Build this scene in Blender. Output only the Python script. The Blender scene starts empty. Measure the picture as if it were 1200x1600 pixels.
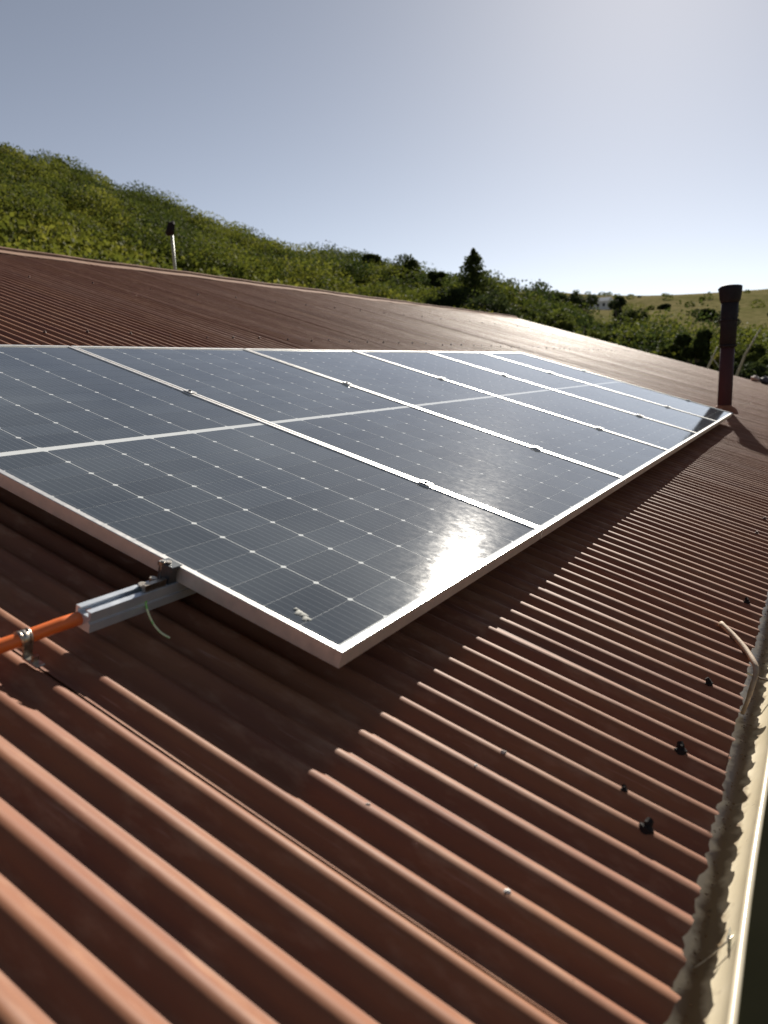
import bpy, math, random
import numpy as np
from mathutils import Matrix, Vector
random.seed(7); rng = np.random.default_rng(7)
S = bpy.context.scene
COL = S.collection
TH = math.radians(17.0)
ROOF = Matrix.Translation((0, 0, 3.5)) @ Matrix.Rotation(TH, 4, 'X')   # roof frame -> world

# ---------------------------------------------------------------- camera
M = [[0.49798542, -0.17526683, 0.84928915],
     [-0.86662987, -0.06553356, 0.49462917],
     [-0.03103515, -0.98233746, -0.18452623]]
cd = bpy.data.cameras.new('camera'); cam = bpy.data.objects.new('camera', cd); COL.objects.link(cam)
cw = ROOF @ Vector((-1.07199, -2.77554, 0.68818))
m4 = Matrix.Identity(4)
for r in range(3):
    m4[r][0] = M[r][0]; m4[r][1] = -M[r][1]; m4[r][2] = -M[r][2]; m4[r][3] = cw[r]
cam.matrix_world = m4
cd.sensor_fit = 'VERTICAL'; cd.sensor_height = 36.0; cd.lens = 26.33
cd.clip_start = 0.02; cd.clip_end = 9000
cd.dof.use_dof = True; cd.dof.focus_distance = 2.6; cd.dof.aperture_fstop = 3.5
S.camera = cam

# ---------------------------------------------------------------- sky, sun, exposure
sd = (ROOF.to_3x3() @ Vector((1, .35, .475))).normalized()
elev = math.asin(sd.z)
W = bpy.data.worlds.new('World'); S.world = W; W.use_nodes = True
nt = W.node_tree; bg = nt.nodes['Background']
sky = nt.nodes.new('ShaderNodeTexSky'); sky.sky_type = 'NISHITA'; sky.sun_disc = False
sky.sun_elevation = elev
sky.sun_rotation = math.atan2(sd.x, sd.y)
sky.air_density = .55; sky.dust_density = 0.22; sky.ozone_density = .3; sky.altitude = 200
hs = nt.nodes.new('ShaderNodeHueSaturation'); hs.inputs['Saturation'].default_value = .55
nt.links.new(sky.outputs[0], hs.inputs['Color']); nt.links.new(hs.outputs[0], bg.inputs[0]); bg.inputs[1].default_value = 0.05
sl = bpy.data.lights.new('sun', 'SUN'); sl.energy = 5.0; sl.angle = math.radians(0.5); sl.color = (1.0, 0.93, 0.82)
so = bpy.data.objects.new('sun', sl); COL.objects.link(so)
so.rotation_euler = Vector(sd).to_track_quat('Z', 'Y').to_euler(); so.location = (10, 5, 30)
S.view_settings.view_transform = 'Standard'; S.view_settings.look = 'None'
S.view_settings.gamma = 1; S.view_settings.use_curve_mapping = False
S.view_settings.exposure = 0.95

# ---------------------------------------------------------------- helpers
def tag(o, label=None, cat=None, group=None, kind=None):
    if label: o['label'] = label
    if cat: o['category'] = cat
    if group: o['group'] = group
    if kind: o['kind'] = kind
    return o

class MB:
    """collects boxes, tubes and free faces, then links them as one mesh object"""
    def __init__(s): s.v = []; s.f = []; s.sm = []
    def add(s, vs, fs, smooth=False):
        n = len(s.v); s.v += [tuple(v) for v in vs]; s.f += [tuple(i + n for i in f) for f in fs]; s.sm += [smooth] * len(fs); return s
    def box(s, a, b, bev=0.0):
        x0, y0, z0 = a; x1, y1, z1 = b
        if bev <= 0:
            return s.add([(x0,y0,z0),(x1,y0,z0),(x1,y1,z0),(x0,y1,z0),(x0,y0,z1),(x1,y0,z1),(x1,y1,z1),(x0,y1,z1)],
                  [(3,2,1,0),(4,5,6,7),(0,1,5,4),(1,2,6,5),(2,3,7,6),(3,0,4,7)])
        vs = []; e = bev
        for z, i in ((z0, e), (z0 + e, 0), (z1 - e, 0), (z1, e)):
            vs += [(x0+i,y0+i,z),(x1-i,y0+i,z),(x1-i,y1-i,z),(x0+i,y1-i,z)]
        fs = [(3,2,1,0),(12,13,14,15)]
        for k in range(3):
            for j in range(4):
                a_, b_ = k*4+j, k*4+(j+1) % 4
                fs.append((a_, b_, b_+4, a_+4))
        return s.add(vs, fs)
    def tube(s, pts, rad, n=12, cap=True, smooth=True):
        pts = [Vector(p) for p in pts]; rad = rad if isinstance(rad, (list, tuple)) else [rad]*len(pts)
        vs = []; ref = None
        for i, p in enumerate(pts):
            t = (pts[min(i+1, len(pts)-1)] - pts[max(i-1, 0)]).normalized()
            if ref is None: ref = Vector((0,0,1)) if abs(t.z) < .9 else Vector((1,0,0))
            u = t.cross(ref).normalized(); w = u.cross(t).normalized(); ref = w
            for k in range(n):
                a = 2*math.pi*k/n; vs.append(p + (u*math.cos(a) + w*math.sin(a))*rad[i])
        fs = []
        for i in range(len(pts)-1):
            for k in range(n):
                a, b = i*n+k, i*n+(k+1) % n; fs.append((a, b, b+n, a+n))
        s.add(vs, fs, smooth)
        if cap:
            m = len(s.v)-len(vs); s.f += [tuple(m+k for k in reversed(range(n))), tuple(m+(len(pts)-1)*n+k for k in range(n))]; s.sm += [False, False]
        return s
    def mesh(s, name, mat):
        me = bpy.data.meshes.new(name); me.from_pydata(s.v, [], s.f); me.polygons.foreach_set('use_smooth', s.sm)
        me.materials.append(mat); me.update(); return me
    def build(s, name, mat, parent=None, mtx=None):
        return link(name, s.mesh(name, mat), parent, mtx)

def link(name, me, parent=None, mtx=None):
    o = bpy.data.objects.new(name, me); COL.objects.link(o)
    if parent is not None: o.parent = parent
    if mtx is not None: o.matrix_local = mtx
    return o
def empty(name, mtx):
    o = bpy.data.objects.new(name, None); o.empty_display_size = .2; COL.objects.link(o); o.matrix_world = mtx; return o
def T(x, y, z): return Matrix.Translation((x, y, z))

def material(name, base, rough=.5, metal=0.0, var=None, vscale=8, var2=None, v2scale=40, rvar=0.0, bump=0.0, bscale=60, spec=.5,
             coat=0.0, stretch=(1,1,1), sub=0.0, lo=.35, hi=.65):
    m = bpy.data.materials.new(name); m.use_nodes = True; n = m.node_tree; p = n.nodes['Principled BSDF']; L = n.links.new
    p.inputs['Base Color'].default_value = (*base, 1); p.inputs['Roughness'].default_value = rough; p.inputs['Metallic'].default_value = metal
    p.inputs['Specular IOR Level'].default_value = spec; p.inputs['Coat Weight'].default_value = coat
    tc = n.nodes.new('ShaderNodeTexCoord'); mp = n.nodes.new('ShaderNodeMapping'); mp.inputs['Scale'].default_value = stretch
    L(tc.outputs['Object'], mp.inputs[0])
    def noise(sc, det=4):
        t = n.nodes.new('ShaderNodeTexNoise'); t.inputs['Scale'].default_value = sc; t.inputs['Detail'].default_value = det; t.inputs['Roughness'].default_value = .6
        L(mp.outputs[0], t.inputs['Vector']); return t
    cur = None
    for c, sc, l_, h_ in ((var, vscale, lo, hi), (var2, v2scale, .52, .72)):
        if c is None: continue
        t = noise(sc); rp = n.nodes.new('ShaderNodeMapRange'); rp.inputs[1].default_value = l_; rp.inputs[2].default_value = h_; L(t.outputs[0], rp.inputs[0])
        mx = n.nodes.new('ShaderNodeMix'); mx.data_type = 'RGBA'; L(rp.outputs[0], mx.inputs[0])
        if cur is None: mx.inputs[6].default_value = (*base, 1)
        else: L(cur, mx.inputs[6])
        mx.inputs[7].default_value = (*c, 1); cur = mx.outputs[2]
    if cur is not None: L(cur, p.inputs['Base Color'])
    if rvar:
        t = noise(vscale*1.7); rp = n.nodes.new('ShaderNodeMapRange'); rp.inputs[1].default_value = .3; rp.inputs[2].default_value = .7
        rp.inputs[3].default_value = rough-rvar; rp.inputs[4].default_value = rough+rvar; L(t.outputs[0], rp.inputs[0]); L(rp.outputs[0], p.inputs['Roughness'])
    if bump:
        t = noise(bscale, 6); b = n.nodes.new('ShaderNodeBump'); b.inputs['Strength'].default_value = bump; b.inputs['Distance'].default_value = .004
        L(t.outputs[0], b.inputs['Height']); L(b.outputs[0], p.inputs['Normal'])
    return m

def foliage(name, stops, trans=.35):
    m = bpy.data.materials.new(name); m.use_nodes = True; n = m.node_tree; L = n.links.new
    for x in list(n.nodes): n.nodes.remove(x)
    out = n.nodes.new('ShaderNodeOutputMaterial'); at = n.nodes.new('ShaderNodeAttribute'); at.attribute_name = 'tint'
    cr = n.nodes.new('ShaderNodeValToRGB'); e = cr.color_ramp.elements
    while len(e) < len(stops): e.new(.5)
    for i, (p, c) in enumerate(stops): e[i].position = p; e[i].color = (*c, 1)
    d = n.nodes.new('ShaderNodeBsdfPrincipled'); d.inputs['Roughness'].default_value = .55; d.inputs['Specular IOR Level'].default_value = .3
    t = n.nodes.new('ShaderNodeBsdfTranslucent'); mx = n.nodes.new('ShaderNodeMixShader'); mx.inputs[0].default_value = trans
    L(at.outputs['Fac'], cr.inputs[0]); L(cr.outputs[0], d.inputs['Base Color']); L(cr.outputs[0], t.inputs['Color'])
    L(d.outputs[0], mx.inputs[1]); L(t.outputs[0], mx.inputs[2]); L(mx.outputs[0], out.inputs[0]); d.inputs['Roughness'].default_value = .8; d.inputs['Specular IOR Level'].default_value = .12; return m

MT = dict(
    roof=material('painted_iron', (.235,.104,.054), .62, var=(.190,.076,.045), vscale=5, var2=(.28,.145,.088), v2scale=28, rvar=.05, bump=.06, bscale=120, spec=.16, stretch=(1,.35,1)),
    cap=material('faded_ridge_paint', (.28,.18,.13), .9, var=(.21,.125,.09), vscale=6, spec=.08),
    gut=material('cream_gutter', (.64,.57,.43), .34, var=(.58,.51,.37), vscale=9, rvar=.08),
    alu=material('anodised_aluminium', (.84,.81,.77), .36, metal=.7, var=(.74,.73,.70), vscale=30, rvar=.05, stretch=(1,1,1)),
    alud=material('rail_aluminium', (.62,.66,.70), .34, metal=.5, var=(.5,.54,.6), vscale=14, rvar=.06),
    steel=material('galvanised_steel', (.55,.52,.47), .35, metal=1, var=(.3,.24,.18), vscale=60),
    clamp=material('clamp_dark', (.10,.11,.12), .4, metal=.8),
    orange=material('orange_pvc', (.70,.15,.03), .35, var=(.70,.15,.03), vscale=12, spec=.5),
    wire=material('green_yellow_wire', (.22,.62,.14), .4, var=(.70,.74,.45), vscale=60, lo=.48, hi=.5),
    flue=material('flue_paint', (.055,.024,.028), .55, var=(.05,.024,.028), vscale=12, bump=.2, bscale=80, spec=.12),
    soot=material('sooty_iron', (.014,.012,.016), .7, var=(.02,.017,.02), vscale=18, bump=.4, bscale=60, spec=.2),
    wall=material('plaster_wall', (.55,.50,.42), .85, var=(.45,.40,.33), vscale=2, bump=.2, bscale=40),
    white=material('white_wall', (.72,.70,.66), .8, var=(.6,.58,.54), vscale=.6),
    palepipe=material('pale_vent_pipe', (.27,.30,.25), .5, var=(.30,.33,.26), vscale=14),
    rubber=material('black_rubber', (.016,.013,.013), .85, spec=.15),
    screw=material('rusty_screw', (.06,.035,.03), .6, var=(.12,.06,.04), vscale=90),
    wood=material('dry_twig', (.42,.31,.21), .75, var=(.30,.21,.14), vscale=60, bump=.3, bscale=200),
    drop=material("bird_dropping", (.24,.25,.24), .8, var=(.4,.4,.36), vscale=80),
    bark=material('bark', (.12,.09,.065), .9, var=(.07,.05,.04), vscale=5, bump=.5, bscale=20),
    palebark=material('pale_bark', (.20,.19,.15), .8, var=(.3,.27,.22), vscale=6),
    stone=material('pale_stone', (.42,.36,.33), .85, var=(.3,.26,.23), vscale=10),
    dstone=material('dark_lump', (.06,.06,.08), .7, var=(.03,.03,.04), vscale=10),
    litter=material('leaf_litter', (.10,.06,.035), .9, var=(.18,.11,.06), vscale=50),
    silicone=material('clear_sealant', (.55,.62,.66), .15, spec=.8),
    redroof=material('far_roof', (.75,.74,.70), .5),
)
# faint run-off streaks and scuffs down the painted sheets
def roof_streaks():
    n = MT['roof'].node_tree; L = n.links.new; p = n.nodes['Principled BSDF']; old = p.inputs['Base Color'].links[0].from_socket
    tc = n.nodes.new('ShaderNodeTexCoord')
    for sc, st, c, lo, hi, amt in ((1.0, (38, 1.1, 1), (.13,.060,.045), .52, .75, .55), (1.0, (150, 6, 60), (.36,.22,.17), .66, .74, .5), (1.0, (260, 200, 200), (.10,.05,.04), .70, .76, .7)):
        mp = n.nodes.new('ShaderNodeMapping'); mp.inputs['Scale'].default_value = st; L(tc.outputs['Object'], mp.inputs[0])
        oi = n.nodes.new('ShaderNodeObjectInfo'); L(oi.outputs['Location'], mp.inputs['Location'])
        t = n.nodes.new('ShaderNodeTexNoise'); t.inputs['Scale'].default_value = sc; t.inputs['Detail'].default_value = 5; L(mp.outputs[0], t.inputs['Vector'])
        r = n.nodes.new('ShaderNodeMapRange'); r.inputs[1].default_value = lo; r.inputs[2].default_value = hi; r.inputs[4].default_value = amt; L(t.outputs[0], r.inputs[0])
        mx = n.nodes.new('ShaderNodeMix'); mx.data_type = 'RGBA'; L(r.outputs[0], mx.inputs[0]); L(old, mx.inputs[6]); mx.inputs[7].default_value = (*c, 1); old = mx.outputs[2]
    L(old, p.inputs['Base Color'])
roof_streaks()
# gutter dirt: a stain of its own along the floor of the channel (roof-frame Y)
def gutter_dirt():
    n = MT['gut'].node_tree; L = n.links.new; p = n.nodes['Principled BSDF']; old = p.inputs['Base Color'].links[0].from_socket
    tc = n.nodes.new('ShaderNodeTexCoord'); sp = n.nodes.new('ShaderNodeSeparateXYZ'); L(tc.outputs['Object'], sp.inputs[0])
    nz = n.nodes.new('ShaderNodeTexNoise'); nz.inputs['Scale'].default_value = 22; nz.inputs['Detail'].default_value = 6; L(tc.outputs['Object'], nz.inputs['Vector'])
    ab = n.nodes.new('ShaderNodeMath'); ab.operation = 'ADD'; L(sp.outputs[1], ab.inputs[0]); ab.inputs[1].default_value = 2.945
    a1 = n.nodes.new('ShaderNodeMath'); a1.operation = 'ABSOLUTE'; L(ab.outputs[0], a1.inputs[0])
    a = n.nodes.new('ShaderNodeMath'); a.operation = 'MULTIPLY_ADD'; L(nz.outputs[0], a.inputs[0]); a.inputs[1].default_value = .050; L(a1.outputs[0], a.inputs[2])
    r = n.nodes.new('ShaderNodeMapRange'); L(a.outputs[0], r.inputs[0]); r.inputs[1].default_value = .048; r.inputs[2].default_value = .034; r.inputs[3].default_value = .03; r.inputs[4].default_value = .92
    mx = n.nodes.new('ShaderNodeMix'); mx.data_type = 'RGBA'; L(r.outputs[0], mx.inputs[0]); L(old, mx.inputs[6]); mx.inputs[7].default_value = (.12,.072,.034,1); L(mx.outputs[2], p.inputs['Base Color'])
gutter_dirt()

def glass_mat(name, base, rough, dust):
    """solar laminate: dark cell or white sheet behind dusty glass"""
    m = material(name, base, rough, spec=.5, coat=0)
    n = m.node_tree; L = n.links.new; p = n.nodes['Principled BSDF']
    tc = n.nodes.new('ShaderNodeTexCoord'); mp = n.nodes.new('ShaderNodeMapping'); mp.inputs['Scale'].default_value = (1, 1, 1)
    mp.inputs['Rotation'].default_value = (0, 0, math.radians(28)); L(tc.outputs['Object'], mp.inputs[0])
    geo = n.nodes.new('ShaderNodeNewGeometry'); mp2 = n.nodes.new('ShaderNodeMapping'); mp2.inputs['Scale'].default_value = (1, 1, 1); L(geo.outputs['Position'], mp2.inputs[0])
    a = n.nodes.new('ShaderNodeTexNoise'); a.inputs['Scale'].default_value = 2.2; a.inputs['Detail'].default_value = 5; L(mp2.outputs[0], a.inputs['Vector'])
    b = n.nodes.new('ShaderNodeTexNoise'); b.inputs['Scale'].default_value = 34; b.inputs['Detail'].default_value = 8; b.inputs['Roughness'].default_value = .75; L(mp2.outputs[0], b.inputs['Vector'])
    # dust film
    r = n.nodes.new('ShaderNodeMapRange'); L(a.outputs[0], r.inputs[0]); r.inputs[1].default_value = .3; r.inputs[2].default_value = .75; r.inputs[3].default_value = dust*.55; r.inputs[4].default_value = dust*1.5
    mx = n.nodes.new('ShaderNodeMix'); mx.data_type = 'RGBA'; L(r.outputs[0], mx.inputs[0]); mx.inputs[6].default_value = (*base, 1); mx.inputs[7].default_value = (.31,.34,.35,1)
    out = mx.outputs[2]
    if 'cell' in name:      # printed busbars, 20 mm apart
        sp = n.nodes.new('ShaderNodeSeparateXYZ'); L(tc.outputs['Object'], sp.inputs[0])
        m1 = n.nodes.new('ShaderNodeMath'); m1.operation = 'PINGPONG'; L(sp.outputs[0], m1.inputs[0]); m1.inputs[1].default_value = .01013
        m2 = n.nodes.new('ShaderNodeMath'); m2.operation = 'LESS_THAN'; L(m1.outputs[0], m2.inputs[0]); m2.inputs[1].default_value = .0006
        m3 = n.nodes.new('ShaderNodeMath'); m3.operation = 'MULTIPLY'; L(m2.outputs[0], m3.inputs[0]); m3.inputs[1].default_value = .55
        mb = n.nodes.new('ShaderNodeMix'); mb.data_type = 'RGBA'; L(m3.outputs[0], mb.inputs[0]); L(out, mb.inputs[6]); mb.inputs[7].default_value = (.20,.22,.24,1); out = mb.outputs[2]
        # small shift of tone from cell to cell
        ob = n.nodes.new('ShaderNodeObjectInfo'); mv = n.nodes.new('ShaderNodeMapRange'); L(ob.outputs['Random'], mv.inputs[0]); mv.inputs[3].default_value = .88; mv.inputs[4].default_value = 1.14
        hv = n.nodes.new('ShaderNodeHueSaturation'); L(mv.outputs[0], hv.inputs['Value']); L(out, hv.inputs['Color']); out = hv.outputs[0]
    L(out, p.inputs['Base Color'])
    r2 = n.nodes.new('ShaderNodeMapRange'); L(b.outputs[0], r2.inputs[0]); r2.inputs[1].default_value = .3; r2.inputs[2].default_value = .7; r2.inputs[3].default_value = rough*.75; r2.inputs[4].default_value = rough*1.35
    L(r2.outputs[0], p.inputs['Roughness'])
    bp = n.nodes.new('ShaderNodeBump'); bp.inputs['Strength'].default_value = .03; bp.inputs['Distance'].default_value = .002; L(b.outputs[0], bp.inputs['Height']); L(bp.outputs[0], p.inputs['Normal'])
    return m
MT['cell'] = glass_mat('solar_cell_glazed', (.011,.018,.030), .06, .15)
MT['sheet'] = glass_mat('white_backsheet_glazed', (.62,.64,.64), .055, .10)

MT['scrub'] = foliage('scrub_leaves', [(0,(.022,.034,.010)),(.3,(.056,.070,.012)),(.65,(.112,.122,.017)),(1,(.175,.17,.026))], .45)
MT['leaf'] = foliage('tree_leaves', [(0,(.018,.027,.013)),(.35,(.048,.062,.016)),(.7,(.09,.105,.020)),(1,(.18,.17,.035))], .40)

def ground_mat():
    m = bpy.data.materials.new('grassland'); m.use_nodes = True; n = m.node_tree; L = n.links.new; p = n.nodes['Principled BSDF']; p.inputs['Roughness'].default_value = .95
    p.inputs['Specular IOR Level'].default_value = 0
    tc = n.nodes.new('ShaderNodeTexCoord')
    def nz(s, d=6):
        t = n.nodes.new('ShaderNodeTexNoise'); t.inputs['Scale'].default_value = s; t.inputs['Detail'].default_value = d; L(tc.outputs['Object'], t.inputs['Vector']); return t
    c1 = n.nodes.new('ShaderNodeValToRGB'); L(nz(.02).outputs[0], c1.inputs[0]); e = c1.color_ramp.elements
    e[0].position = .35; e[0].color = (.125,.116,.05,1); e[1].position = .65; e[1].color = (.185,.152,.082,1)
    c2 = n.nodes.new('ShaderNodeValToRGB'); L(nz(.35, 10).outputs[0], c2.inputs[0]); e = c2.color_ramp.elements
    e[0].position = .35; e[0].color = (.55,.6,.5,1); e[1].position = .62; e[1].color = (1.1,1.1,1.1,1)
    mx = n.nodes.new('ShaderNodeMix'); mx.data_type = 'RGBA'; mx.blend_type = 'MULTIPLY'; mx.inputs[0].default_value = 1
    L(c1.outputs[0], mx.inputs[6]); L(c2.outputs[0], mx.inputs[7]); L(mx.outputs[2], p.inputs['Base Color']); return m
MT['ground'] = ground_mat()

# ---------------------------------------------------------------- terrain
CX, CY, CZ = -1.07, -2.86, 3.35
AZ_NEAR = [-180,-120,-60,-12, 4, 12, 17, 20, 23, 26, 30, 34, 39, 45, 51, 55, 70, 90, 130, 180]
EL_NEAR = [ 4,   2,  -1, -1.4,-1.3,-.2, 2.2,3.6,4.7,5.6,6.5,7.4,8.7,11.0,12.8,13.7,15.5,15.5,11,4]
R_FAR = [0, 25, 60, 100, 150, 200, 300, 400, 500, 600, 800, 3500]
EL_FAR = [0, 0, 0, -1.4, .6, 1.9, 3.3, 3.95, 4.3, 4.5, 3.6, .9]
def terrain(x, y):
    x = np.asarray(x, float); y = np.asarray(y, float)
    dx = x-CX; dy = y-CY; r = np.hypot(dx, dy)+1e-6; az = np.degrees(np.arctan2(dy, dx))
    el = np.interp(az, AZ_NEAR, EL_NEAR)
    H1 = 130*np.tan(np.radians(el))+CZ
    t = np.clip((r-20)/110, 0, 1); z1 = H1*(t*.75+.25*t*t)
    z1 = np.where(r > 130, H1*(1-.35*np.clip((r-130)/200, 0, 1)), z1)
    ef = np.interp(r, R_FAR, EL_FAR) + np.clip((az-3.5)*.055, 0, .8)*np.clip((r-150)/150, 0, 1)
    z2 = np.where(r > 90, CZ + r*np.tan(np.radians(ef)), 0)
    z2 = np.where((r > 60) & (r <= 90), 0, z2)
    bump = 1.2*np.sin(x*.031+1)*np.sin(y*.027) * np.clip((r-60)/120, 0, 1) + 3*np.sin(az*.21+r*.004)*np.clip((r-300)/300, 0, 1)
    k = 2.0
    z = np.maximum(z1, z2) + np.log1p(np.exp(-np.abs(z1-z2)/k))*k*np.clip((r-40)/60, 0, 1)
    return z + bump
def build_ground():
    na = 360; rs = np.concatenate([[0], np.geomspace(3, 3400, 130)]); vs = []; fs = []
    A, Rr = np.meshgrid(np.linspace(-math.pi, math.pi, na, endpoint=False), rs)
    X = CX+Rr*np.cos(A); Y = CY+Rr*np.sin(A); Z = terrain(X, Y)
    v = np.stack([X, Y, Z], -1).reshape(-1, 3)
    for i in range(len(rs)-1):
        for k in range(na):
            a, b = i*na+k, i*na+(k+1) % na; fs.append((a, a+na, b+na, b))
    me = bpy.data.meshes.new('ground'); me.from_pydata(v.tolist(), [], fs); me.polygons.foreach_set('use_smooth', [True]*len(fs)); me.materials.append(MT['ground'])
    tag(link('ground', me), kind='structure', label='grassy ground with the bushy hill behind the house')
build_ground()

# ---------------------------------------------------------------- house
X0, LAPW, NL = -.25-3*.762, .762, 26          # first lap, sheet cover width, number of sheets
XE = X0+LAPW*NL                                # far verge
YE, YR = -2.90, 4.0                            # eave, ridge
PITCH = .0762; AMP = .0106; ZM = -.115-AMP
house = empty('house', Matrix.Identity(4)); tag(house, 'long low house under a red brown corrugated iron roof', 'house')

def sheet_mesh(seed, y0, y1, ny, flip=1):
    r = random.Random(seed); per = 10; nc = int(LAPW/PITCH*per)+per+4     # overlaps the next sheet by one corrugation
    ph = [r.uniform(0, 6.28) for _ in range(8)]; lift0 = r.uniform(.0015, .0055); sag = r.uniform(-.002, .002)
    xs = np.arange(nc+1)/per*PITCH - PITCH*.62
    Yv = np.linspace(y0, y1, ny+1); XX, YY = np.meshgrid(xs, Yv)
    amp = AMP*(1+.10*np.sin(YY*1.3+ph[0]+XX*5)+.06*np.sin(YY*3.1+ph[1]))
    ck = np.round(XX/PITCH).astype(int)+2; vk = np.floor(XX/PITCH).astype(int)+2
    ca = np.array([1+r.gauss(0, .09) for _ in range(20)]); va = np.array([(.0040 if r.random() < .07 else abs(r.gauss(0, .0009))) for _ in range(20)])
    cz = np.cos(2*np.pi*XX/PITCH)
    z = amp*np.where(cz > 0, cz*ca[ck], cz) + va[vk]*np.clip(-cz, 0, 1)*(1+.5*np.sin(YY*.9+vk))
    z += .0014*np.sin(YY*.9+ph[2]) + sag*np.sin(XX/LAPW*math.pi)
    z += lift0*np.exp(-np.clip(XX+PITCH*.62, 0, 9)/.035)*(1+.7*np.sin(YY*1.1+ph[3])+.4*np.sin(YY*2.7+ph[5]))     # free edge lifts
    z -= .0016*np.clip((XX-LAPW+.05)/.03, 0, 1)                                      # tucked under the next sheet
    z += .0012
    if y0 < -1: YY = YY + (np.array([r.gauss(0, .0028) for _ in xs])[None, :])*(np.abs(YY-y0) < .02)
    XX = XX + .0025*np.sin(YY*.8+ph[4]) + .0012*np.sin(YY*2.3+ph[6]+XX*9)
    # occasional flattened dent
    for _ in range(2):
        dx, dy = r.uniform(.1, .7), r.uniform(y0+.2, y1-.2)
        z -= r.uniform(.001, .004)*np.exp(-((XX-dx)/.05)**2-((YY-dy)/.22)**2)
    v = np.stack([XX, YY, z], -1).reshape(-1, 3); w = len(xs)
    fs = [(i*w+j, i*w+j+1, (i+1)*w+j+1, (i+1)*w+j) for i in range(ny) for j in range(w-1)]
    me = bpy.data.meshes.new('corrugated_sheet'); me.from_pydata(v.tolist(), [], fs); me.polygons.foreach_set('use_smooth', [True]*len(fs)); me.materials.append(MT['roof']); return me
for k in range(NL):
    me = sheet_mesh(100+k, YE+random.uniform(-.004, .004), YR+.01, 46)
    link('corrugated_sheet', me, house, ROOF @ T(X0+k*LAPW, 0, ZM))
back_me = sheet_mesh(999, -.01, 6.9, 8)
zr = (ROOF @ Vector((0, YR, ZM)))
BACK = Matrix.Translation(zr) @ Matrix.Rotation(math.pi, 4, 'Z') @ Matrix.Rotation(math.radians(17), 4, 'X') @ Matrix.Scale(1, 4)
for k in range(NL):
    # the back slope falls away from the ridge
    m = Matrix.Translation((X0+k*LAPW, zr.y, zr.z)) @ Matrix.Rotation(-TH, 4, 'X')
    link('corrugated_sheet', back_me, house, m)
# ridge cap: two faded wings and a rolled top
b = MB(); n = 80
prof = [(-.17,.020),(-.165,.026),(-.05,.030),(-.028,.034),(-.018,.052),(0,.060)]
cs = math.cos(2*TH); sn = math.sin(2*TH)
full = prof + [(-(y)*cs + (z-.0)*sn*0 , z - abs(y)*sn) for y, z in reversed(prof[:-1])]
vs = []
for i in range(n+1):
    x = X0-.03+(XE-X0+.1)*i/n; w = .003*math.sin(i*1.7)+.003*math.sin(i*.6)
    vs += [(x, YR+y, ZM+AMP+z-.02+w) for y, z in full]
m_ = len(full); b.add(vs, [(i*m_+j, (i+1)*m_+j, (i+1)*m_+j+1, i*m_+j+1) for i in range(n) for j in range(m_-1)])
b.build('ridge_cap', MT['cap'], house, ROOF)
# fascia and barge boards, walls
b = MB(); b.box((X0, YE+.055, -.30), (XE, YE+.075, -.14)); b.build('fascia', MT['wall'], house, ROOF)
for x in (X0+.02, XE-.05):
    b = MB(); b.box((x, YE+.08, -.25), (x+.025, YR-.06, -.14)); b.build('barge_board', MT['wall'], house, ROOF)
ey = (ROOF @ Vector((0, YE+.35, -.16))); ry = zr.y
def gable(x, t=.2):
    b = MB(); ez = ey.z; rz = zr.z-.1; by = 2*ry-ey.y
    P = [(ey.y, -.3), (by, -.3), (by, ez), (ry, rz), (ey.y, ez)]
    vs = [(x, y, z) for y, z in P]+[(x+t, y, z) for y, z in P]
    b.add(vs, [(4,3,2,1,0),(5,6,7,8,9)]+[(i,(i+1) % 5,(i+1) % 5+5,i+5) for i in range(5)]); b.build('gable_wall', MT['wall'], house)
gable(X0+.25); gable(XE-.45)
for y in (ey.y, 2*ry-ey.y-.2):
    b = MB(); b.box((X0+.45, y, -.3), (XE-.45, y+.2, ey.z-.002)); b.build('wall', MT['wall'], house)
b = MB(); b.box((4.0, ey.y-.02, 1.0), (5.4, ey.y-.002, 2.1)); w = b.build('window', MT['white'], house)
b = MB(); b.box((4.07, ey.y-.03, 1.07), (5.33, ey.y-.021, 2.03)); b.build('pane', MT['rubber'], w)

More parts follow.
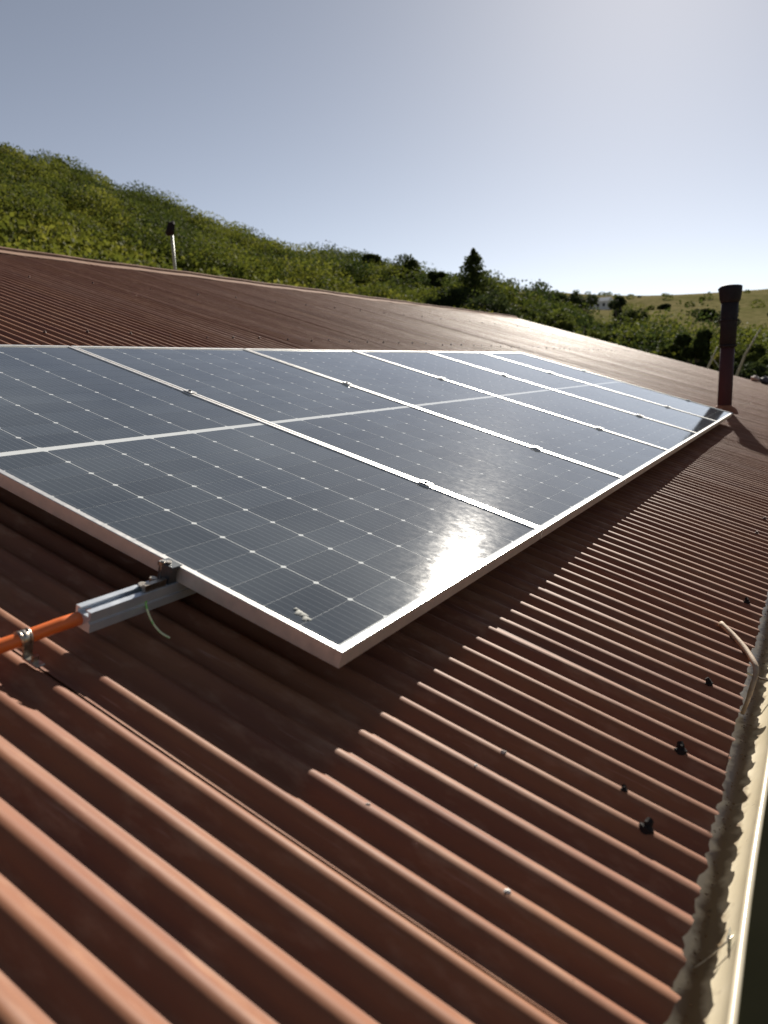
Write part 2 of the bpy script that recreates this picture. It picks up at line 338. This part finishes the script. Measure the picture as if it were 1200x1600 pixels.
# gutter along the eave
def gutter():
    P = [(-2.866,-.140),(-2.870,-.185),(-2.880,-.210),(-2.897,-.224),(-2.922,-.228),(-2.947,-.222),(-2.966,-.206),(-2.976,-.185),(-2.980,-.160)]
    c = (-2.9855,-.156); rr = .0068
    P += [(c[0]+rr*math.cos(a), c[1]+rr*math.sin(a)) for a in [math.radians(-20+k*(320/11)) for k in range(12)]]
    n = 160; vs = []
    for i in range(n+1):
        x = X0-.05+(XE-X0+.1)*i/n; w = .0022*math.sin(i*.37)+.0012*math.sin(i*.91)
        vs += [(x, y+w*(1 if y < -2.93 else .3), z+w*.6) for y, z in P]
    m_ = len(P); b = MB(); b.add(vs, [(i*m_+j, i*m_+j+1, (i+1)*m_+j+1, (i+1)*m_+j) for i in range(n) for j in range(m_-1)], True)
    g = b.build('gutter', MT['gut'], house, ROOF); g['label'] = 'cream metal gutter with brown dirt along its floor'
    for x in np.arange(-1.9, XE, 1.5):
        b = MB(); b.tube([(x, -2.868, -.150), (x, -2.90, -.158), (x, -2.94, -.158), (x, -2.978, -.152)], .003, 6); b.build('gutter_strap', MT['gut'], g)
    # wire strap with a dab of sealant near the camera
    b = MB(); b.tube([(.065,-2.972,-.165),(.052,-2.962,-.185),(.035,-2.948,-.210),(.02,-2.938,-.2185)], .0012, 6); b.build('wire_tie', MT['steel'], g)
    b = MB(); vs = []; fs = []
    R_ = random.Random(5)
    for i in range(5):
        for j in range(10):
            a = j/10*2*math.pi; q = [.016,.013,.008,.004,.0005][i]*(1+.3*math.sin(a*3+1)); vs.append((.07+q*math.cos(a)*1.3, -2.9705+q*.35*math.sin(a)+.001*i, -.180+q*math.sin(a)))
    for i in range(4):
        for j in range(10): a_, b_ = i*10+j, i*10+(j+1) % 10; fs.append((a_, b_, b_+10, a_+10))
    fs.append(tuple(range(40, 50))); b.add(vs, fs, True); b.build('sealant_dab', MT['silicone'], g)
    return g
G = gutter()
# litter lying in the gutter
b = MB(); R_ = random.Random(3)
for i in range(900):
    x = R_.uniform(-1.2, 6); y = R_.gauss(-2.940, .007); y = max(-2.953, min(-2.905, y)); z = -.2235 + R_.uniform(0, .004)
    a = R_.uniform(0, 6.28); L_ = R_.uniform(.0012, .0042); w = L_*R_.uniform(.2, .7); c, s_ = math.cos(a), math.sin(a); t = R_.uniform(0, .004)
    b.add([(x-c*L_, y-s_*L_, z), (x+s_*w, y-c*w, z+t), (x+c*L_, y+s_*L_, z+t*.5), (x-s_*w, y+c*w, z+.001)], [(0,1,2,3)])
tag(b.build('leaf_litter', MT['litter'], None, ROOF), 'brown leaf crumbs lying along the floor of the cream gutter', 'leaf litter', kind='stuff')

# roofing screws along the purlins
def screw_mesh():
    b = MB(); b.tube([(0,0,-.004),(0,0,.0015)], .0105, 12); b.tube([(0,0,.0015),(0,0,.004)], [.0085,.007], 12); b.tube([(0,0,.004),(0,0,.0115)], .0055, 6, smooth=False); return b.mesh('roof_screw', MT['screw'])
sm = screw_mesh(); crest = lambda k: -.25+PITCH*k
cnt = 0
for row, y in enumerate((-2.82, .75, 2.6)):
    for k in range(-12, 226, 4 if row else 5):
        if (row == 0 and k < 34) or (row == 2 and k % 8 == 4): continue
        x = crest(k)+.0; 
        if cnt >= 285: break
        cnt += 1
        s = Matrix.Scale(random.uniform(.75, 1.0), 4)
        link('roof_screw', sm, house, ROOF @ T(x, y+random.uniform(-.03, .03), -.1145) @ Matrix.Rotation(random.uniform(-.15,.15), 4, 'X') @ s)
# two nail heads with big bent washers
b = MB()
b.tube([(0,0,-.006),(.001,0,.004),(.002,.001,.0065)], [.0125,.0135,.009], 11, smooth=False); b.tube([(0,0,.004),(.002,.002,.012),(.006,.004,.017)], [.0085,.0075,.006], 7, smooth=False)
b.tube([(-.004,.002,.008),(-.007,.003,.015)], [.004,.0028], 5, smooth=False)
me_n = b.mesh('bent_nail', MT['rubber'])
for x, y, a, s in ((.463,-2.812,.3,1.0),(.143,-2.803,-.5,1.0),(.803,-2.820,1.1,.8),(1.551,-2.847,.6,.8),(.183,-2.747,.2,.55)):
    link('bent_nail', me_n, house, ROOF @ T(round((x+.25)/PITCH)*PITCH-.25, y, -.114) @ Matrix.Rotation(a, 4, 'Z') @ Matrix.Rotation(.25, 4, 'Y') @ Matrix.Scale(s, 4))

# flue pipe beyond the far end of the array, world-vertical
def upright(x, y, z): return Matrix.Translation(ROOF @ Vector((x, y, z)))
fl = MB(); fl.tube([(0,0,-.25),(.0,0,.3),(.004,0,.78)], .076, 24); fl = fl.build('flue_pipe', MT['flue'], house, upright(8.33, -2.04, -.12))
fl['label'] = 'dark red flue pipe with a blackened top and cowl'
c = MB(); c.tube([(.003,0,.70),(.006,0,1.0),(.008,0,1.22)], [.086,.088,.092], 24)
for z in (.71, .99): c.tube([(.006,0,z),(.006,0,z+.02)], .094, 24)
c.build('sooty_sleeve', MT['soot'], fl)
c = MB(); c.tube([(.008,0,1.19),(.008,0,1.22),(.012,0,1.31),(.018,.006,1.35),(.020,.006,1.364)], [.095,.108,.120,.126,.10], 24); c.build('cowl', MT['soot'], fl)
c = MB(); c.tube([(0,0,-.13),(0,0,0.02),(0,0,.05),(0,0,.06)], [.19,.13,.085,.078], 20); c.build('flashing', MT['roof'], fl)

# pale vent pipe near the ridge
vp = MB(); vp.tube([(0,0,-.3),(0,0,.0),(-.012,0,.50)], .019, 14); vp = vp.build('vent_pipe', MT['palepipe'], house, upright(6.06, 4.33, -.16)); vp['label'] = 'thin pale vent pipe with a dark cap behind the ridge'
c = MB(); c.tube([(-.07,.02,.47),(-.03,0,.50),(.0,0,.59),(.03,-.01,.62)], [.03,.055,.045,.015], 8, smooth=False); c.build('vent_cap', MT['rubber'], vp)

# ---------------------------------------------------------------- solar array
PL, PW, PP = 2.232, 1.144, 1.154
FR, FD = .0155, .035
def cell_mesh():
    w, h, c = .0912, .0446, .0068; z0, z1 = -.00425, -.0040
    o = [(-w+c,-h),(w-c,-h),(w,-h+c),(w,h-c),(w-c,h),(-w+c,h),(-w,h-c),(-w,-h+c)]
    b = MB(); b.add([(x, y, z0) for x, y in o]+[(x, y, z1) for x, y in o], [tuple(range(8, 16))]+[(i, (i+1) % 8, (i+1) % 8+8, i+8) for i in range(8)]); return b.mesh('solar_cell', MT['cell'])
CM = cell_mesh()
LAB = ['nearest solar panel, with sun glare at its lower edge and the rail end beside it',
       'second solar panel from the camera, next to the one with the sun glare',
       'third solar panel of the row, counted from the orange conduit',
       'fourth solar panel of the row, with two panels beyond it',
       'second last solar panel in the row, next to the farthest one',
       'farthest solar panel of the row, its corner beside the flue pipe']
def cell_spots():
    for i in range(6):
        for j in range(24):
            yield (.0165+.1852*(i+.5), -PL/2 + (-.0125-.0900*(j+.5) if j < 12 else .0125+.0900*(j-12+.5)))
for p in range(6):
    dz = random.uniform(-.0012, .0012) if p else 0
    root = empty('solar_panel', ROOF @ T(PP*p, 0, dz)); tag(root, LAB[p], 'solar panel', 'solar panels bolted in a row on the roof')
    for (a, bb) in (((0,-PL,-FD),(PW,-PL+FR,0)), ((0,-FR,-FD),(PW,0,0))):
        MB().box(a, bb, .0012).build('frame_rail', MT['alu'], root)
    for (a, bb) in (((0,-PL+FR+.0003,-FD),(FR,-FR-.0003,0)), ((PW-FR,-PL+FR+.0003,-FD),(PW,-FR-.0003,0))):
        MB().box(a, bb, .0012).build('frame_rail', MT['alu'], root)
    MB().box((FR,-PL+FR,-.010),(PW-FR,-FR,-.0042)).build('backsheet', MT['sheet'], root)
    if p < 3:
        for x, y in cell_spots(): link('solar_cell', CM, root, T(x, y, 0))
    else:
        b = MB(); vs = [tuple(v.co) for v in CM.vertices]; fs = [tuple(q.vertices) for q in CM.polygons]
        for x, y in cell_spots(): b.add([(v[0]+x, v[1]+y, v[2]) for v in vs], fs)
        b.build('solar_cells', MT['cell'], root)['kind'] = 'stuff'
    MB().box((PW/2-.06,-1.18,-.032),(PW/2+.06,-1.05,-.0105)).build('junction_box', MT['rubber'], root)

# rails under the panels
def rail(y, x0, x1, label):
    r = empty('mounting_rail', ROOF @ T(x0, y, -.035)); tag(r, label, 'rail', 'aluminium rails under the solar panels')
    L_ = x1-x0; b = MB()
    o = [(-.020,-.001),(-.0075,-.001),(-.0075,-.004),(-.014,-.004),(-.014,-.012),(.014,-.012),(.014,-.004),(.0075,-.004),(.0075,-.001),(.020,-.001),
         (.020,-.017),(.0165,-.0185),(.0165,-.024),(.020,-.0255),(.020,-.043),(-.020,-.043),(-.020,-.0255),(-.0165,-.024),(-.0165,-.0185),(-.020,-.017)]
    n_ = len(o); vs = [(0, a, c) for a, c in o]+[(L_, a, c) for a, c in o]
    b.add(vs, [(i+n_, (i+1) % n_+n_, (i+1) % n_, i) for i in range(n_)]+[tuple(range(n_)), tuple(reversed(range(n_, 2*n_)))])
    b.build('rail_profile', MT['alud'], r)
    for p in range(7):
        b = MB()
        if p in (0, 6):
            cx = (-.0125 if p == 0 else PP*5+PW+.0125)-x0; sgn = -1 if p == 0 else 1
            b.box((cx-.010, -.016, -.001), (cx+.010, .016, .0300)); b.box((cx-.0100, -.020, .0301), (cx+.0100, .020, .0364)); e0, e1 = sorted((cx-sgn*.019, cx+sgn*.0105)); b.box((e0, -.020, .0365), (e1, .020, .0390), .0008)
            cl = b.build('end_clamp', MT['clamp'], r); b = MB(); b.tube([(cx,0,.039),(cx,0,.0435)], .0055, 8); b.build('clamp_bolt', MT['steel'], cl)
        else:
            cx = PP*p-.005-x0; b.box((cx-.0165, -.022, .0366), (cx+.0165, .022, .0395), .0008); b.box((cx-.004, -.028, 0), (cx+.006, .028, .0365)); cl = b.build('mid_clamp', MT['alu'], r)
            b = MB(); b.tube([(cx,0,.0395),(cx,0,.0440)], .0060, 10); b.build('clamp_bolt', MT['clamp'], cl)
    for k in range(8):
        fx = .30+k*.98; b = MB(); b.box((fx-.02,.0205,-.074),(fx+.02,.0255,-.012)); b.box((fx-.02,.0256,-.079),(fx+.02,.07,-.0742)); f = b.build('rail_foot', MT['alud'], r)
        b = MB(); b.tube([(fx,.0256,-.03),(fx,.034,-.03)], .007, 6, smooth=False); b.build('foot_bolt', MT['steel'], f)
    return r
rail(-1.805, -.215, 6.98, 'aluminium mounting rail whose end sticks out beside the orange conduit')
rail(-.72, -.03, 6.98, 'upper aluminium mounting rail hidden under the panels')

# end clamp hardware, conduit, wire
b = MB(); b.tube([(-.019,-1.795,-.031),(-.019,-1.795,.008)], .004, 8); b.tube([(-.019,-1.795,-.002),(-.019,-1.795,.006)], .0075, 6, smooth=False)
b.tube([(-.045,-1.800,-.034),(-.045,-1.800,-.022)], .008, 6, smooth=False); b.tube([(-.07,-1.800,-.034),(-.07,-1.800,-.029)], .010, 10)
b.box((-.085,-1.822,-.0355),(-.03,-1.812,-.020))
tag(b.build('earthing_lug', MT['steel'], None, ROOF), 'small bolted earthing lug on top of the rail end', 'lug')
b = MB(); pts = []
ctrl = [(-.19,-1.800,-.058),(-.25,-1.787,-.066),(-.32,-1.774,-.078),(-.42,-1.757,-.090),(-.60,-1.73,-.097),(-.9,-1.70,-.099)]
b.tube(ctrl, .0128, 20); tag(b.build('conduit', MT['orange'], None, ROOF), 'orange plastic conduit running into the end of the rail', 'conduit')
b = MB(); cpt = Vector((-.312,-1.7757,-.0767))
b.tube([cpt+Vector((-.009,.0015,-.0015)), cpt+Vector((.009,-.0015,.0015))], .0150, 22)
b.tube([cpt+Vector((-.0095,.0015,-.0015)), cpt+Vector((-.0070,.0015,-.0015))], .0162, 22); b.tube([cpt+Vector((.007,-.0012,.0012)), cpt+Vector((.0095,-.0015,.0015))], .0162, 22)
b.box(cpt+Vector((-.009,-.050,-.034)), cpt+Vector((.009,-.012,-.030)), .001)
b.box(cpt+Vector((-.009,-.0145,-.031)), cpt+Vector((.009,-.0115,-.005)))
b.tube([cpt+Vector((0,-.034,-.030)), cpt+Vector((0,-.034,-.018))], .0065, 6, smooth=False)
tag(b.build('pipe_saddle', MT['steel'], None, ROOF), 'shiny metal saddle clamp screwed over the orange conduit', 'clamp')
b = MB(); b.tube([(-.03,-1.79,-.026),(-.022,-1.80,-.018),(.0,-1.83,-.018),(-.030,-1.853,-.045),(-.062,-1.872,-.080),(-.085,-1.895,-.098),(-.095,-1.912,-.100),(-.101,-1.930,-.099)], .0021, 8)
def smooth_curve(P, n=8):
    P = [Vector(p) for p in P]; out = []
    for i in range(len(P)-1):
        p0, p1, p2, p3 = P[max(i-1,0)], P[i], P[i+1], P[min(i+2, len(P)-1)]
        for k in range(n):
            t = k/n; out.append(.5*((2*p1)+(-p0+p2)*t+(2*p0-5*p1+4*p2-p3)*t*t+(-p0+3*p1-3*p2+p3)*t**3))
    return out+[P[-1]]
b = MB(); b.tube(smooth_curve([(-.030,-1.790,-.030),(-.045,-1.797,-.034),(-.065,-1.808,-.045),(-.082,-1.827,-.062),(-.085,-1.850,-.085),(-.082,-1.873,-.100),(-.075,-1.893,-.106)]), .0022, 8)
tag(b.build('earth_wire', MT['wire'], None, ROOF), 'thin green and yellow earth wire dangling from the rail end', 'wire')

# bird dropping near the lower left corner of the first panel
def dropping():
    R_ = random.Random(11); b = MB()
    for cx, cy, r in ((.060,-2.090,.010),(.052,-2.112,.009),(.066,-2.076,.005),(.060,-2.100,.008)):
        n = 18; vs = []
        for q, z in ((1,-.0033),(.75,-.0021),(.3,-.0014)):
            for k in range(n):
                a = 2*math.pi*k/n; rr = r*q*(1+.22*math.sin(3*a+cx*90)+.12*math.sin(7*a+cy*50)); vs.append((cx+rr*math.cos(a), cy+rr*math.sin(a), z))
        fs = [(i*n+k, i*n+(k+1) % n, (i+1)*n+(k+1) % n, (i+1)*n+k) for i in range(2) for k in range(n)]+[tuple(range(2*n, 3*n))]
        b.add(vs, fs, True)
    tag(b.build('bird_dropping', MT['drop'], None, ROOF), 'whitish bird dropping on the nearest solar panel by its corner', 'bird dropping')
dropping()

# dry twig bridging from the roof into the gutter
b = MB(); b.tube(smooth_curve([(1.262,-2.798,-.1085),(1.20,-2.840,-.107),(1.13,-2.878,-.106),(1.065,-2.905,-.107),(1.035,-2.918,-.118),(1.005,-2.922,-.150),(.985,-2.925,-.19),(.975,-2.925,-.222)], 4),
    [.0085]+[.008]*8+[.0075]*8+[.007]*6+[.0055]*6, 8)
tag(b.build('twig', MT['wood'], None, ROOF), 'bent dry twig leaning from the roof edge into the gutter', 'twig')

# pebbles and crumbs on the sheets
def lump(name, loc, r, mat, label, cat, seed, sq=.7):
    R_ = random.Random(seed); b = MB(); n, m_ = 10, 7; ph = [R_.uniform(0, 6.28) for _ in range(4)]; vs = [(0, 0, -r*sq)]
    for i in range(1, m_):
        for k in range(n):
            t = math.pi*i/m_; a = 2*math.pi*k/n; q = r*(1+.16*math.sin(2*a+ph[0]+t)+.10*math.sin(3*a+ph[1])+.08*math.sin(5*t+ph[2]+a))
            vs.append((q*math.sin(t)*math.cos(a), q*math.sin(t)*math.sin(a), -q*math.cos(t)*sq))
    vs.append((0, 0, r*sq)); fs = [(0, 1+(k+1) % n, 1+k) for k in range(n)]
    for i in range(m_-2):
        for k in range(n): a_, b_ = 1+i*n+k, 1+i*n+(k+1) % n; fs.append((a_, b_, b_+n, a_+n))
    l = len(vs)-1; fs += [(l, l-n+k, l-n+(k+1) % n) for k in range(n)]; b.add(vs, fs, False)
    return tag(b.build(name, mat, None, ROOF @ T(*loc)), label, cat)
cr = lambda x: round((x+.25)/PITCH)*PITCH-.25
lump('pebble', (cr(-.19)+.002,-2.424,-.1135), .0042, MT['stone'], 'tiny grey crumb on a ridge of the roof, left of the other crumbs', 'pebble', 1)
lump('pebble', (cr(.03),-2.514,-.1135), .0040, MT['white'], 'tiny white crumb on a roof ridge, right of the grey one', 'pebble', 2)
lump('pebble', (cr(.111),-2.537,-.1130), .0055, MT['stone'], 'grey crumb on a roof ridge near the array shadow', 'pebble', 3)
lump('pebble', (cr(-.195),-2.665,-.1130), .0055, MT['white'], 'white crumb lying lowest on the roof ridges by the gutter', 'pebble', 4)
lump('pebble', (cr(-.223),-2.788,-.1135), .0038, MT['rubber'], 'black speck on the roof near the bottom of the photo', 'pebble', 5)
lump('stone', (17.0,-1.72,-.05), .10, MT['stone'], 'pale pinkish stone on the far end of the roof', 'stone', 6, .6)
lump('stone', (17.05,-1.93,-.04), .12, MT['dstone'], 'dark stone beside the pale one on the far roof end', 'stone', 7, .7)

# ---------------------------------------------------------------- vegetation
def leaf_quads(centers, size, tint, up=.35, aspect=.62):
    n = len(centers); d = rng.normal(size=(n, 3)); d /= np.linalg.norm(d, axis=1)[:, None]
    nrm = rng.normal(size=(n, 3)); nrm[:, 2] += up; nrm /= np.linalg.norm(nrm, axis=1)[:, None]
    u = np.cross(nrm, d); u /= np.linalg.norm(u, axis=1)[:, None]; w = np.cross(nrm, u)
    s = (size*(.6+.8*rng.random(n)))[:, None] if np.isscalar(size) else (size*(.6+.8*rng.random(n)))[:, None]
    q = np.stack([centers-u*s, centers-w*s*aspect, centers+u*s, centers+w*s*aspect+nrm*s*.25], 1)
    return q.reshape(-1, 3), np.repeat(tint, 4)
def quad_mesh(name, V, tint, mat):
    n = len(V)//4; me = bpy.data.meshes.new(name); me.vertices.add(len(V)); me.vertices.foreach_set('co', V.astype(np.float32).ravel())
    me.loops.add(len(V)); me.loops.foreach_set('vertex_index', np.arange(len(V), dtype=np.int32)); me.polygons.add(n)
    me.polygons.foreach_set('loop_start', np.arange(0, len(V), 4, dtype=np.int32)); me.update(calc_edges=True)
    at = me.attributes.new('tint', 'FLOAT', 'POINT'); at.data.foreach_set('value', np.clip(tint, 0, 1).astype(np.float32)); me.materials.append(mat); return me
def blob_points(n, c, rad, shell=.55):
    d = rng.normal(size=(n, 3)); d /= np.linalg.norm(d, axis=1)[:, None]; r = (shell**3+(1-shell**3)*rng.random(n))**(1/3)
    return np.asarray(c)+d*r[:, None]*np.asarray(rad)

# the mass of hillside bushes
def scrub():
    Vs, Ts = [], []
    def clumps(N, azr, rr, rad, tintf, leaves, size, keep=None, lift=0):
        az = np.radians(rng.uniform(*azr, N)); r = np.sqrt(rng.uniform(rr[0]**2, rr[1]**2, N)); x = CX+r*np.cos(az); y = CY+r*np.sin(az); z = terrain(x, y)
        for i in range(N):
            if keep and not keep(x[i], y[i]): continue
            a = rng.uniform(*rad); t = tintf(x[i], y[i])
            lf = a*.42+lift*rng.random(); P = blob_points(leaves, (x[i], y[i], z[i]+lf), (a, a, a*rng.uniform(.6, .95)), .62)
            V, Tt = leaf_quads(P, size, t+rng.normal(0, .08, leaves)); Vs.append(V); Ts.append(Tt)
    patch = lambda x, y: .56-.22*max(0, (math.hypot(x, y)-98)/35)+.26*math.sin(x*.17+1.3)*math.sin(y*.15)+.16*math.sin(x*.31+y*.23)+rng.normal(0, .17)
    clumps(650, (17, 66), (36, 78), (1.1, 2.5), patch, 130, .24)
    clumps(1400, (17, 66), (76, 142), (1.1, 2.5), patch, 430, .13)
    clumps(230, (22, 62), (76, 132), (2.6, 3.9), lambda x, y: rng.choice([.16, .30, .55, .72], p=[.35, .25, .2, .2])+rng.normal(0, .06), 950, .14)
    clumps(330, (-14, 24), (42, 120), (1.4, 3.0), lambda x, y: .36+rng.normal(0, .18), 480, .12)
    clumps(230, (-12, 12.5), (48, 84), (1.6, 3.2), lambda x, y: .25+rng.normal(0, .2), 620, .11, None, 2.6)
    clumps(330, (11.6, 24), (85, 215), (2.2, 4.4), lambda x, y: .26+rng.normal(0, .15), 480, .20, lambda x, y: not (12.6 < math.degrees(math.atan2(y-CY, x-CX)) < 15.4 and math.hypot(x, y) < 400), 1.6)
    clumps(60, (12.6, 15.4), (70, 210), (1.6, 2.4), lambda x, y: .30+rng.normal(0, .15), 420, .18)
    clumps(150, (21, 34), (100, 134), (1.6, 3.2), lambda x, y: .16+rng.normal(0, .12), 420, .16, None, 1.8)
    clumps(230, (30, 60), (118, 138), (1.4, 2.5), lambda x, y: .16+rng.normal(0, .12), 380, .14, None, .4)
    clumps(260, (66, 120), (40, 135), (2, 3.6), patch, 90, .5)
    clumps(200, (-90, -14), (60, 200), (2, 3.6), patch, 80, .5)
    clumps(110, (-14, 30), (190, 600), (1.2, 2.8), lambda x, y: .30+rng.normal(0, .1), 120, .4, lambda x, y: math.sin(x*.02)*math.sin(y*.023+1) > -.1)
    me = quad_mesh('hillside_scrub', np.concatenate(Vs), np.concatenate(Ts), MT['scrub'])
    tag(link('hillside_scrub', me), 'dense yellow green scrub covering the hill behind the roof', 'scrub', kind='stuff')
scrub()

def tree(name, x, y, h, w, style, tint, label, group=None, leaves=2200, size=.2, pale=False, trunk=.35):
    z = float(terrain(x, y)); root = empty(name, T(x, y, z-.1)); tag(root, label, 'bush' if style == 'bush' else 'tree', group)
    R_ = random.Random(int(x*13+y*7)); P = []; b = MB()
    base = h*trunk
    lean = (R_.uniform(-.05,.05)*h, R_.uniform(-.05,.05)*h)
    b.tube([(0,0,0),(lean[0]*.4,lean[1]*.4,base*.6),(lean[0],lean[1],h*.72)], [h*.035+.05, h*.026+.03, h*.008+.01], 8)
    if style == 'conifer':
        for i in range(26):
            t = i/25; zz = h*(.12+.86*t); rr = w*(1-t)**.8*(.8+.4*R_.random())+.08
            for k in range(5):
                a = R_.uniform(0, 6.28); q = rr*R_.uniform(.35, .85); P.append(blob_points(max(8, leaves//130), (q*math.cos(a), q*math.sin(a), zz-q*.15), (rr*.45+.15, rr*.45+.15, h*.03+.08), .1))
    else:
        nb = 5 if style == 'bush' else 13
        for i in range(nb):
            a = R_.uniform(0, 6.28); q = w*R_.uniform(.15, .72); lo_ = .22 if style == 'bush' else trunk+.12
            zz = h*(lo_+(1-lo_)*.85*R_.uniform(.1, 1)*(1-.35*(q/w))); br = w*R_.uniform(.26, .46)
            c = (lean[0]+q*math.cos(a), lean[1]+q*math.sin(a), min(zz, h-br*.7)); P.append(blob_points(leaves//nb, c, (br, br, br*.72), .5))
            if style != 'bush': b.tube([(lean[0]*.6,lean[1]*.6,base*.9),((lean[0]+c[0])*.5, (lean[1]+c[1])*.5, (base+c[2])*.52), c], [h*.014+.02, h*.009+.015, .012], 5)
    P = np.concatenate(P); V, Tt = leaf_quads(P, size, tint+rng.normal(0, .10, len(P)))
    link('crown', quad_mesh('crown', V, Tt, MT['leaf']), root); b.build('trunk', MT['palebark' if pale else 'bark'], root)
    return root
def pol(az, r): a = math.radians(az); return CX+r*math.cos(a), CY+r*math.sin(a)
def top_el(el, r): return CZ+r*math.tan(math.radians(el))
TREES = [  # az, distance, elevation of the top, half width, style, tint, label
    (23.1, 82, 8.35, 4.0, 'conifer', .34, 'pointed dark conifer standing above the other trees in the middle'),
    (24.6, 78, 6.7, 3.6, 'round', .16, 'wide dark tree left of the pointed conifer'),
    (22.0, 74, 6.3, 3.6, 'round', .18, 'wide dark tree in front and right of the pointed conifer'),
    (25.9, 96, 7.7, 1.3, 'round', .25, 'small thin tree on the skyline left of the conifer'),
    (28.3, 112, 8.5, 4.0, 'round', .30, 'broad flat tree on the hill crest left of the conifer'),
    (30.6, 118, 8.6, 3.0, 'round', .28, 'round tree on the hill crest where the slope levels'),
    (18.9, 230, 6.35, 8.0, 'round', .30, 'hazy tree on the distant brow right of the conifer'),
    (20.4, 230, 6.7, 8.0, 'round', .32, 'large hazy tree on the distant brow next to the conifer'),
    (16.9, 190, 5.75, 5.0, 'round', .12, 'flat topped dark tree left of the white house'),
    (15.6, 185, 5.65, 5.0, 'round', .14, 'dark bushy tree touching the left side of the white house'),
    (12.7, 150, 5.3, 2.6, 'round', .12, 'dark upright tree right of the white house'),
    (11.6, 140, 4.2, 3.4, 'round', .26, 'sloping green tree in front of the grassy field'),
    (19.4, 88, 4.7, 3.6, 'bush', .62, 'light green rounded bush behind the middle of the roof edge'),
    (17.2, 76, 4.4, 3.6, 'bush', .52, 'mid green bush right of the dark tree group'),
    (15.2, 70, 4.0, 3.4, 'bush', .60, 'bright green bush below the white house'),
    (13.4, 66, 3.3, 2.8, 'bush', .42, 'green bush below and right of the white house'),
    (11.2, 60, 3.0, 2.4, 'round', .36, 'leafy tree close behind the roof edge left of the flue'),
    (9.4, 50, 1.6, 2.0, 'round', .40, 'low green tree by the roof edge left of the flue'),
    (7.6, 46, 3.0, 1.15, 'round', .20, 'dark slender tree just left of the flue pipe'),
    (7.2, 240, 3.5, 4.0, 'round', .20, 'lone dark tree on the field above the slender tree'),
    (6.3, 40, 2.0, .95, 'bush', .95, 'yellow green bush immediately left of the flue pipe'),
    (5.9, 180, 3.9, 3.4, 'round', .10, 'dark round tree in the field just left of the cowl'),
    (4.9, 34, .3, 1.4, 'round', .16, 'dark tree behind the flue pipe'),
    (3.7, 42, 1.5, 1.6, 'round', .50, 'olive tree at the right edge of the photo'),
    (2.4, 36, .9, 1.6, 'round', .42, 'leafy tree beyond the stones at the right edge'),
    (9.8, 330, 3.6, 3.0, 'round', .22, 'tiny round tree alone on the grassy field'),
    (2.9, 260, 2.9, 2.0, 'round', .30, 'small bush on the pale field right of the flue'),
    (57, 118, 15.4, 3.4, 'round', .26, 'dark tree on the hill crest at the left edge'),
    (51.2, 128, 14.6, 1.7, 'round', .22, 'small dark tree poking above the crest on the left'),
]
for az, r, el, w, st, ti, lab in TREES:
    x, y = pol(az, r); h = max(2.2, top_el(el, r)-float(terrain(x, y))+.15)
    tree('conifer_tree' if st == 'conifer' else ('bush' if st == 'bush' else 'broadleaf_tree'), x, y, h, w, st, ti, lab, 'trees and bushes beyond the roof', leaves=5200 if r < 130 else 2500, size=.08+r*.0009, trunk=.05 if h < w*2 else .22)
# darker shrubs scattered over the hill
for az, r, w, lab in [(51.0,104,1.9,'dark shrub high on the hill nearest the left edge of the photo'), (46.5,98,2.1,'dark shrub on the hill halfway between the left edge and the vent pipe'),
        (43.2,108,1.8,'dark shrub near the crest straight above the pale vent pipe'), (40.6,96,1.9,'dark shrub just right of the capped vent pipe'),
        (37.0,92,2.0,'dark shrub low on the hill close above the ridge of the roof'), (33.0,104,2.0,'dark shrub on the hill left of the flat crest trees')]:
    x, y = pol(az, r)
    tree('shrub', x, y, w*1.5, w, 'bush', .38, lab, 'dark shrubs dotted over the hill', leaves=2600, size=.16, trunk=.05)
# pale leaning dead stems by the flue
for az, r, el0, el1, dx, lab in ((6.9, 30, -1.6, .9, -.5, 'pale dead stem leaning left of the flue pipe'), (4.6, 30, -.2, 2.0, -.75, 'pale dead stem leaning right of the flue pipe')):
    x, y = pol(az, r); z = float(terrain(x, y)); b = MB(); zt = top_el(el1, r)-z
    b.tube([(-dx*.9, -dx*1.0, 0), (-dx*.3, -dx*.5, zt*.55), (0, 0, zt*.8), (dx*.3, dx*.6*-1*-1, zt)], [.07, .055, .045, .02], 7)
    b.tube([(-dx*.3, -dx*.5, zt*.55), (-dx*.9, -dx*1.6, zt*.8)], [.03, .01], 5)
    tag(b.build('dead_stem', MT['palebark'], None, T(x, y, z)), lab, 'dead stem')

# distant white house on the slope
def far_house(az, r, w, d, h, label):
    x, y = pol(az, r); z = float(terrain(x, y)); root = empty('farmhouse', T(x, y, z) @ Matrix.Rotation(math.radians(az+62), 4, 'Z')); tag(root, label, 'house')
    b = MB(); b.box((-w/2,-d/2,-2),(w/2,d/2,h)); b.build('wall', MT['white'], root)
    b = MB(); e = .4; b.add([(-w/2-e,-d/2-e,h),(w/2+e,-d/2-e,h),(w/2+e,d/2+e,h),(-w/2-e,d/2+e,h),(-w/2-e,0,h+1.7),(w/2+e,0,h+1.7)], [(0,1,5,4),(2,3,4,5),(0,4,3),(1,2,5),(3,2,1,0)]); b.build('roof', MT['redroof'], root)
    for i in range(3):
        for s in (-1, 1): MB().box((-w/2+1.0+i*2.6, s*d/2-.04, .9), (-w/2+2.0+i*2.6, s*d/2+.04, 2.1)).build('window', MT['rubber'], root)
far_house(14.2, 330, 9.5, 5, 2.9, 'small white farmhouse on the far slope between dark trees')
